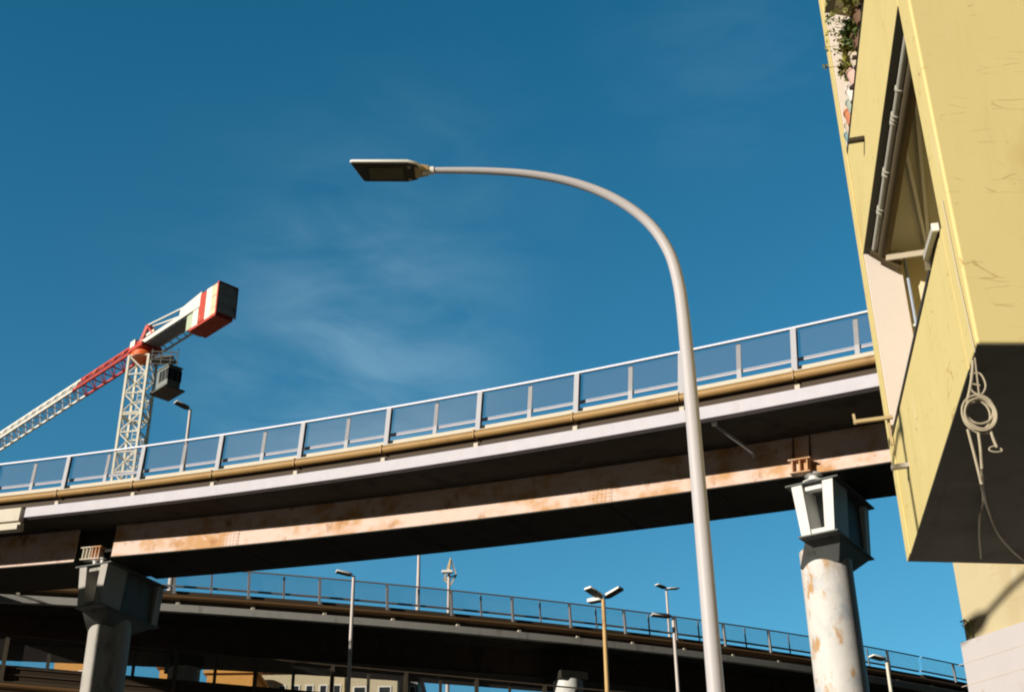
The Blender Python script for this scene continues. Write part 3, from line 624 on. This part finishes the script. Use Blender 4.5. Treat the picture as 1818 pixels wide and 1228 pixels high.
for x_ in (.9, 1.6, 2.3, 2.8): b.bar(Vector((O.x+x_, O.y-.9, O.z-1.3)), Vector((O.x+x_, O.y-.9, O.z+.1)), .06)
b.box(Vector((O.x+1.6, O.y-.3, O.z-.55)), xa, ya, ZU, .9, .6, .05)
b.build('platform_rail', M['cdark'], cr)

# ------------------------------------------------------------------ distant buildings
def far_building(label, x0, x1, ytop, Y, depth, mname, roof=None, rows=5, cols=4, balc=False, ybase=None):
    a, c = at(x0, ytop, Y), at(x1, ytop, Y); H = (a.z+c.z)/2
    r = thing('apartment_building', label, 'building', ((a.x+c.x)/2, Y+depth/2, 0), 'distant buildings under the far viaduct')
    MB().prism([(a.x, Y), (c.x, Y), (c.x, Y+depth), (a.x, Y+depth)], 0, H).build('wall', M[mname], r)
    MB().prism([(a.x-.3, Y-.3), (c.x+.3, Y-.3), (c.x+.3, Y+depth+.3), (a.x-.3, Y+depth+.3)], H+.003, H+.25).build('roof', M[roof or mname], r)
    w = (c.x-a.x)/cols
    for i in range(rows):
        for j in range(cols):
            xc = a.x+w*(j+.5); zc = H-1.9-i*3.1
            if zc < 2: continue
            f = MB(); ww, hh = w*.22, .75
            f.box((xc, Y-.03, zc+hh+.05), (1, 0, 0), (0, 1, 0), (0, 0, 1), ww+.1, .03, .05); f.box((xc, Y-.03, zc-hh-.05), (1, 0, 0), (0, 1, 0), (0, 0, 1), ww+.1, .06, .05)
            for sg in (-1, 1): f.box((xc+sg*(ww+.05), Y-.03, zc), (1, 0, 0), (0, 1, 0), (0, 0, 1), .05, .03, hh)
            fo = f.build('window', M['lampw'], r)
            MB().box((xc, Y-.012, zc), (1, 0, 0), (0, 1, 0), (0, 0, 1), ww, .01, hh).build('pane', M['winglass'], fo)
    return r, a, c, H
far_building('distant orange apartment block with flat roof seen under the far viaduct', 368, 452, 1195, 112, 12, 'orange', rows=4, cols=3)
r, a, c, H = far_building('distant beige apartment block with a row of windows, left of the grey block', 466, 612, 1194, 118, 12, 'beige', 'roof', 4, 6)
MB().box(((a.x*.6+c.x*.4), 120, H+.9), (1, 0, 0), (0, 1, 0), (0, 0, 1), 1.6, 1.4, .65).build('roof_hut', M['beige'], r)
far_building('distant plain beige block between the lamp post and the grey block', 618, 706, 1196, 116, 11, 'beige', rows=3, cols=2)
far_building('distant grey block in shade at the right end of the row', 706, 742, 1196, 119, 10, 'shade', rows=3, cols=2)
far_building('distant small orange house left of the dark pier', 284, 313, 1186, 125, 9, 'orange', 'roof', 4, 2)
far_building('distant tan block glimpsed left of the near pier', 98, 158, 1170, 125, 9, 'orange', 'roof', 4, 3)
t = at(425, 1190, 116)
wt = thing('water_tank', 'small white rounded tank above the orange block', 'tank', (t.x, t.y, 0))
MB().lathe((t.x, t.y, t.z-1.0), [(.75, 0), (.75, 1.0), (.6, 1.35), (.2, 1.55)], 18).build('tank_body', M['cwhite'], wt)
MB().tube([(t.x, t.y, 0), (t.x, t.y, t.z-1.0)], .25, 10).build('tank_stand', M['cgrey'], wt)

# ------------------------------------------------------------------ yellow building on the right
ba = R(8.6); E1 = Vector((math.sin(ba), math.cos(ba), 0)); E2 = Vector((math.cos(ba), -math.sin(ba), 0))
def bp(e1, e2, z): return E1*e1+E2*e2+Vector((0, 0, z+CZ))
def bxy(pts): return [(bp(a, b_, 0).x, bp(a, b_, 0).y) for a, b_ in pts]
def bbox(mb, a0, a1, c0, c1, z0, z1):
    q = [(a0, c0), (a1, c0), (a1, c1), (a0, c1)]; return mb.hexa([bp(a, c, z0) for a, c in q], [bp(a, c, z1) for a, c in q])
bd = thing('apartment_building', 'yellow rendered apartment building with overhanging balconies filling the right edge', 'building', bp(10, 4, -CZ))
Zs, Zc, Zt = 3.77, 6.75, 9.75
core = [(7.40, 1.70), (7.75, 1.70), (7.75, 2.95), (11.66, 2.95), (13.0, 6.4), (8.28, 6.65)]
MB().prism(bxy(core), Zs+.012+CZ, 15+CZ).build('wall', M['yellow'], bd, bevel=.022)
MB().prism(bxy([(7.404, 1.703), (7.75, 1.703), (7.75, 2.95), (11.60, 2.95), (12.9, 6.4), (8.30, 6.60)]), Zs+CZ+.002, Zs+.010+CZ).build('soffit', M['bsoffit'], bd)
LEV = ((Zs, 4.83), (Zc, 7.90), (Zt, 10.9))
for i, (z0, z1) in enumerate(LEV):
    b = MB(); bbox(b, 7.752, 11.148, 1.70, 1.80, z0+.012, z1); b.build('parapet', M['yellow'], bd)
    b = MB(); bbox(b, 7.752, 11.148, 1.7005, 1.80, z0, z0+.010); b.build('parapet_underside', M['bsoffit'], bd)  # thin dark plate added to deepen the shade below the parapet
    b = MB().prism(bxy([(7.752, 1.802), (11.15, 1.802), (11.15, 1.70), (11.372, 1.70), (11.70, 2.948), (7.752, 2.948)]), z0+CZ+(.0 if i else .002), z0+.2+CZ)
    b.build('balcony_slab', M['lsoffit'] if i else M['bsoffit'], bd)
b = MB(); bbox(b, 11.15, 11.37, 1.70, 2.03, Zs+.203, Zc-.003); bbox(b, 11.15, 11.37, 1.70, 2.03, Zc+.203, Zt-.003); bbox(b, 11.15, 11.37, 1.70, 2.03, Zt+.203, 15); b.build('fin_wall', M['pink'], bd, bevel=.01)
b = MB(); bbox(b, 11.15, 11.372, 1.688, 1.698, Zs, 15); b.build('fin_edge', M['yellow'], bd)
b = MB(); bbox(b, 11.27, 11.42, 2.032, 2.946, Zs+.202, Zc-.003); bbox(b, 11.27, 11.42, 2.032, 2.946, Zc+.202, Zt-.003); b.build('end_wall', M['paleyel'], bd)
b = MB(); b.tube([bp(11.20, 2.075, 4.2), bp(11.20, 2.075, Zc-.01)], .019, 12); b.tube([bp(11.20, 2.075, 7.0), bp(11.20, 2.075, Zt-.01)], .019, 12); b.build('downpipe', M['blpipe'], bd)
for z in (5.2, 5.95, 7.7, 8.6): MB().box(bp(11.20, 2.075, z), E1, E2, ZU, .03, .04, .010).build('pipe_clamp', M['lampw'], bd)
# handrails on the parapets
b = MB(); b.bar(bp(7.85, 1.72, 4.865), bp(11.16, 1.72, 4.865), .05, .035); b.build('handrail', M['black'], bd)
b = MB(); b.bar(bp(7.70, 1.72, 7.935), bp(11.16, 1.72, 7.935), .05, .035)
for e in (8.2, 8.95, 9.72, 10.15): b.bar(bp(e, 1.66, 7.94), bp(e, 1.76, 7.94), .03)
b.build('handrail', M['black'], bd)
# rain spouts through the parapets
for (e, z, mm) in ((10.05, 7.28, 'black'), (10.55, 4.32, 'white')):
    b = MB(); b.bar(bp(e, 1.70, z), bp(e, 1.56, z-.01), .05, .035); b.build('rain_spout', M[mm], bd)
# clothes line bracket at the far end of the lower parapet
b = MB(); b.bar(bp(11.05, 1.71, 4.99), bp(11.02, 1.37, 4.955), .03, .03); b.bar(bp(11.02, 1.382, 4.935), bp(11.02, 1.375, 5.03), .02); b.bar(bp(11.08, 1.675, 4.99), bp(11.10, 1.675, 4.74), .02)
b.build('clothesline_bracket', M['tan'], bd)
# rear wing wall beyond the far edge of the overhang
K = at(1690, 990, 13.0); K.z = 1.6; dv = Vector((math.sin(R(150.5)), math.cos(R(150.5)), 0)); nv = Vector((math.sin(R(-119.5)), math.cos(R(-119.5)), 0))
def kxy(pts): return [((K+dv*a-nv*c).x, (K+dv*a-nv*c).y) for a, c in pts]
MB().prism(kxy([(0, 0), (4.2, 0), (4.2, 3.0), (0, 3.4)]), 0, 8.5+CZ).build('rear_wing_wall', M['yellow2'], bd)
zc = at(1700, 1139, (K+nv*.05).y).z
b = MB(); b.prism(kxy([(-.03, -.06), (4.3, -.06), (4.3, -.002), (-.03, -.002)]), 0, zc); b.prism(kxy([(-.03, -.002), (-.002, -.002), (-.002, 3.4), (-.03, 3.4)]), 0, zc)
b.build('stone_cladding', M['white'], bd, bevel=.006)
b = MB(); hz = .21
for k in range(1, 22):
    z = zc-k*hz
    if z > .1: b.box(K+dv*2.1+nv*.0605+Vector((0, 0, z-CZ)), dv, nv, ZU, 2.2, .002, .003)
b.build('cladding_joint', M['joint'], bd)

# awning rolled up under the upper balcony
aw = thing('rolled_awning', 'rolled awning with light roller bar under the upper yellow balcony', 'awning', bp(9.4, 1.85, 6.6))
b = MB().tube([bp(7.80, 1.865, 6.655), bp(11.05, 1.865, 6.655)], .055, 18); b.build('fabric_roll', M['awn'], aw)
b = MB().tube([bp(7.78, 1.79, 6.70), bp(11.0, 1.79, 6.70)], .030, 14); b.build('roller_bar', M['bar'], aw)
b = MB()
for e in (8.62, 8.95, 9.0, 9.05, 9.72, 9.78, 10.3, 10.36): b.tube([bp(e, 1.79, 6.70), bp(e+.03, 1.79, 6.70)], .040, 14)
b.build('collar', M['bar'], aw)
b = MB(); b.bar(bp(11.02, 1.76, 6.70), bp(11.10, 2.0, 6.54), .05, .10); b.build('end_bracket', M['awn'], aw)
b = MB(); b.bar(atz(1575, 458, 6.5), atz(1652, 447, 6.28), .03, .05); b.build('folding_arm', M['rope'], aw)
for (p, q) in (((1608, 262), (1646, 440)), ((1624, 156), (1650, 442))):
    b = MB(); b.bar(atz(*p, 6.72), atz(*q, 6.70), .028, .012); b.build('strap', M['bar'], aw)
bb = thing('leaning_bar', 'short pale grey bar with white tip on the lower balcony parapet', 'bar', bp(8.0, 1.66, 4.9))
b = MB(); b.bar(bp(7.80, 1.672, 4.865), bp(8.22, 1.668, 4.90), .040, .050); b.build('bar_body', M['bar'], bb, bevel=.006)
b = MB(); b.bar(bp(7.775, 1.672, 4.863), bp(7.80, 1.672, 4.865), .046, .056); b.build('bar_tip', M['lampw'], bb)
b = MB(); b.bar(bp(8.20, 1.672, 4.90), bp(8.30, 1.685, 4.85), .036, .025); b.build('bar_bracket', M['bar'], bb)

# coil of cable hanging under the corner
an = atz(1733, 648, Zs-.06)
cc_ = thing('cable_coil', 'coil of beige cable hanging under the balcony corner with loose ends', 'cable', an)
dn = (an-Vector((0, 0, CZ))).normalized(); hx = Vector((1, -.12, 0)).normalized(); hz_ = Vector((0, 0, -1))
def onp(px, py):                            # on the upright plane through the hook, facing the street
    v = ray(px, py); nn = hx.cross(ZU); o = an-Vector((0, 0, CZ)); v = v*(o.dot(nn)/v.dot(nn)); return v+Vector((0, 0, CZ))
cc0 = onp(1738, 733); rad_x = (onp(1768, 733)-onp(1708, 733)).length/2
b = MB(); pts = []
for i in range(7*28+1):
    th = 2*math.pi*i/28; k = i/28
    rx = rad_x*(.74+.24*abs(math.sin(k*1.7+.4))); rz = rx*1.18
    o = Vector((.008*math.sin(k*2.1), .006*k-.02, -.018*math.sin(k*1.3)))
    pts.append(cc0+o+hx*rx*math.sin(th)+ZU*rz*math.cos(th))
b.tube(pts, .0068, 8); b.build('coil', M['rope'], cc_)
b = MB()
b.tube(smooth_path([onp(1727, 640), onp(1726, 662), onp(1722, 690), onp(1716, 715)], 4), .009, 8)
b.tube(smooth_path([onp(1722, 664), onp(1740, 663), onp(1750, 684), onp(1742, 700), onp(1726, 694), onp(1724, 682), onp(1740, 684)], 5), .006, 8)
b.bar(an+ZU*.05, onp(1738, 700), .008)
b.build('hook_tie', M['rope'], cc_)
b = MB()
b.tube(smooth_path([onp(1718, 762), onp(1728, 800), onp(1738, 840), onp(1745, 870), atz(1754, 905, Zs-.08), atz(1770, 945, Zs-.07), atz(1795, 975, Zs-.065), atz(1819, 996, Zs-.062)], 6), .0085, 8)
b.tube(smooth_path([onp(1737, 768), onp(1741, 800), onp(1744, 850), atz(1745, 890, Zs-.09), atz(1739, 915, Zs-.075), atz(1738, 950, Zs-.065), atz(1741, 990, Zs-.062)], 6), .0085, 8)
b.build('loose_end', M['rope'], cc_)
b = MB(); b.tube(smooth_path([onp(1758, 762), onp(1764, 780), onp(1770, 794)], 4), .009, 8)
b.tube(smooth_path([onp(1770, 790), onp(1758, 794), onp(1757, 799), onp(1768, 802), onp(1779, 800), onp(1776, 795)], 5), .005, 8)
b.build('loop_end', M['rope'], cc_)
b = MB()
for x0, x1, yb in ((1622, 1723, 660), (1640, 1716, 600)):
    pass
b.tube([bp(7.52, 1.692, 4.9), bp(7.50, 1.690, 4.3), bp(7.45, 1.692, 3.75)], .004, 6); b.build('wall_cable', M['cream'], cc_)

# ------------------------------------------------------------------ flower pots on the upper parapet
def leaves(mb, c, rx, rz, n, size, rg):
    for _ in range(n):
        th, ph, rr_ = rg.uniform(0, 6.283), rg.uniform(-1, 1), rg.uniform(.25, 1)**.6
        p = c+Vector((rx*rr_*math.cos(th)*math.sqrt(1-ph*ph), rx*rr_*math.sin(th)*math.sqrt(1-ph*ph), rz*rr_*ph))
        d = Vector((rg.gauss(0, 1), rg.gauss(0, 1), rg.gauss(0, 1))).normalized(); e = d.orthogonal().normalized(); e = (e*math.cos(th)+d.cross(e)*math.sin(th))
        l, w = size*rg.uniform(.6, 1.4), size*rg.uniform(.2, .4)
        mb.add([p, p+d*l*.5+e*w, p+d*l, p+d*l*.5-e*w], [(0, 1, 2, 3)])
def pot(name, label, e1, r, h, pc, plant=None, e2=1.745, ph=.2, n=60, twigs=0, rg=None):
    r *= 1.15; h *= 1.15; base = bp(e1, e2, 7.955); rg = rg or random.Random(int(e1*100))
    o = thing(name, label, 'flower pot' if plant is None else 'potted plant', base, 'pots along the upper yellow parapet')
    MB().lathe(base, [(r*.70, 0), (r*.98, h*.82), (r*1.08, h*.84), (r*1.08, h), (r*.92, h), (r*.9, h*.9)], 18).build('pot', POT[pc], o)
    if plant:
        b = MB(); leaves(b, base+ZU*(h+ph*.6), r*1.7, ph, n*10, .062, rg)
        for _ in range(twigs):
            a = rg.uniform(-.6, .6); d = (-E2*math.cos(a)*rg.uniform(.7, 1.2)+E1*math.sin(a)+ZU*rg.uniform(-.1, .8)).normalized()
            st = base+ZU*(h+rg.uniform(.0, .15)); en = st+d*rg.uniform(.18, .34); b.tube([st, st*.5+en*.5+ZU*.02, en], .003, 5)
            leaves(b, en, .03, .03, 5, .045, rg)
        b.build('foliage', LEAF[plant], o)
    return o
pot('flower_pot', 'small teal pot at the far end of the upper parapet', 11.05, .055, .11, 'teal')
pot('flower_pot', 'beige pot between the teal pot and the terracotta pot', 10.90, .06, .12, 'beige')
pot('flower_pot', 'terracotta pot between the beige pot and the grey-green pot', 10.74, .07, .14, 'terracotta')
pot('flower_pot', 'grey-green pot between the terracotta pot and the white pot', 10.56, .065, .13, 'grey_green')
pot('flower_pot', 'round white pot on the upper parapet, just past the leafy plants', 10.38, .075, .13, 'white')
pot('potted_plant', 'pink pot with sparse yellow-green plant beside the white pot', 10.14, .08, .14, 'pink', 'olive', ph=.12, n=35, twigs=3)
pot('potted_plant', 'bright yellow-green bushy plant in a beige pot on the upper parapet', 9.88, .08, .13, 'beige', 'yellow', ph=.18, n=90, twigs=4)
fp = pot('potted_plant', 'green plant with an orange bloom on the upper parapet', 9.62, .08, .12, 'brown', 'green', ph=.15, n=70, twigs=3)
b = MB(); leaves(b, bp(9.62, 1.70, 8.12), .05, .05, 40, .04, random.Random(5)); b.build('flower', M['petal'], fp)
pot('potted_plant', 'straggly dry plant with twigs poking past the wall edge', 9.30, .09, .13, 'brown', 'olive', ph=.30, n=50, twigs=9)
pot('potted_plant', 'loose dark green shrub in a brown pot on the upper parapet', 8.98, .10, .13, 'brown', 'dark', ph=.36, n=120, twigs=6)
pot('potted_plant', 'dense dark shrub nearest the top of the picture', 8.58, .12, .14, 'brown', 'dark', ph=.40, n=200, twigs=6)
# weed growing on top of the stone cladding
wb = K+dv*.10+nv*.035; wb.z = zc
wd = thing('weed', 'small dry weed growing on top of the white stone cladding', 'weed', wb)
b = MB(); rg = random.Random(3)
for _ in range(7):
    en = wb+Vector((rg.uniform(-.06, .06), rg.uniform(-.04, .04), rg.uniform(.08, .2))); b.tube([wb, (wb+en)/2+Vector((.01, 0, .01)), en], .003, 5); leaves(b, en, .025, .025, 7, .035, rg)
b.build('stems', LEAF['olive'], wd)

# street lamp behind the photographer's left shoulder: its shadow lies on the yellow wall of the rear wing
def onwall(px, py):
    v = ray(px, py); o = K-Vector((0, 0, CZ)); v = v*(o.dot(nv)/v.dot(nv)); return v+Vector((0, 0, CZ))
LS = 12.0
sh = lambda px, py: onwall(px, py)+sd*LS
tip, neck = sh(1699, 1139), sh(1752, 1090)
pathw = [neck, sh(1775, 1064), sh(1800, 1038), sh(1830, 1014), sh(1870, 990), sh(1905, 985), sh(1930, 1010)]
bt = sh(1936, 1060)
ls = thing('street_lamp', 'drooping street lamp standing out of the picture on the left', 'street lamp', (bt.x, bt.y, 0))
MB().tube(smooth_path(pathw+[bt, Vector((bt.x, bt.y, 0))], 4), .036, 12).build('pole', M['pole'], ls)
MB().tube([tip, tip*.8+neck*.2, tip*.25+neck*.75, neck], [.06, .105, .10, .045], 14).build('lamp_head', M['lampw'], ls)
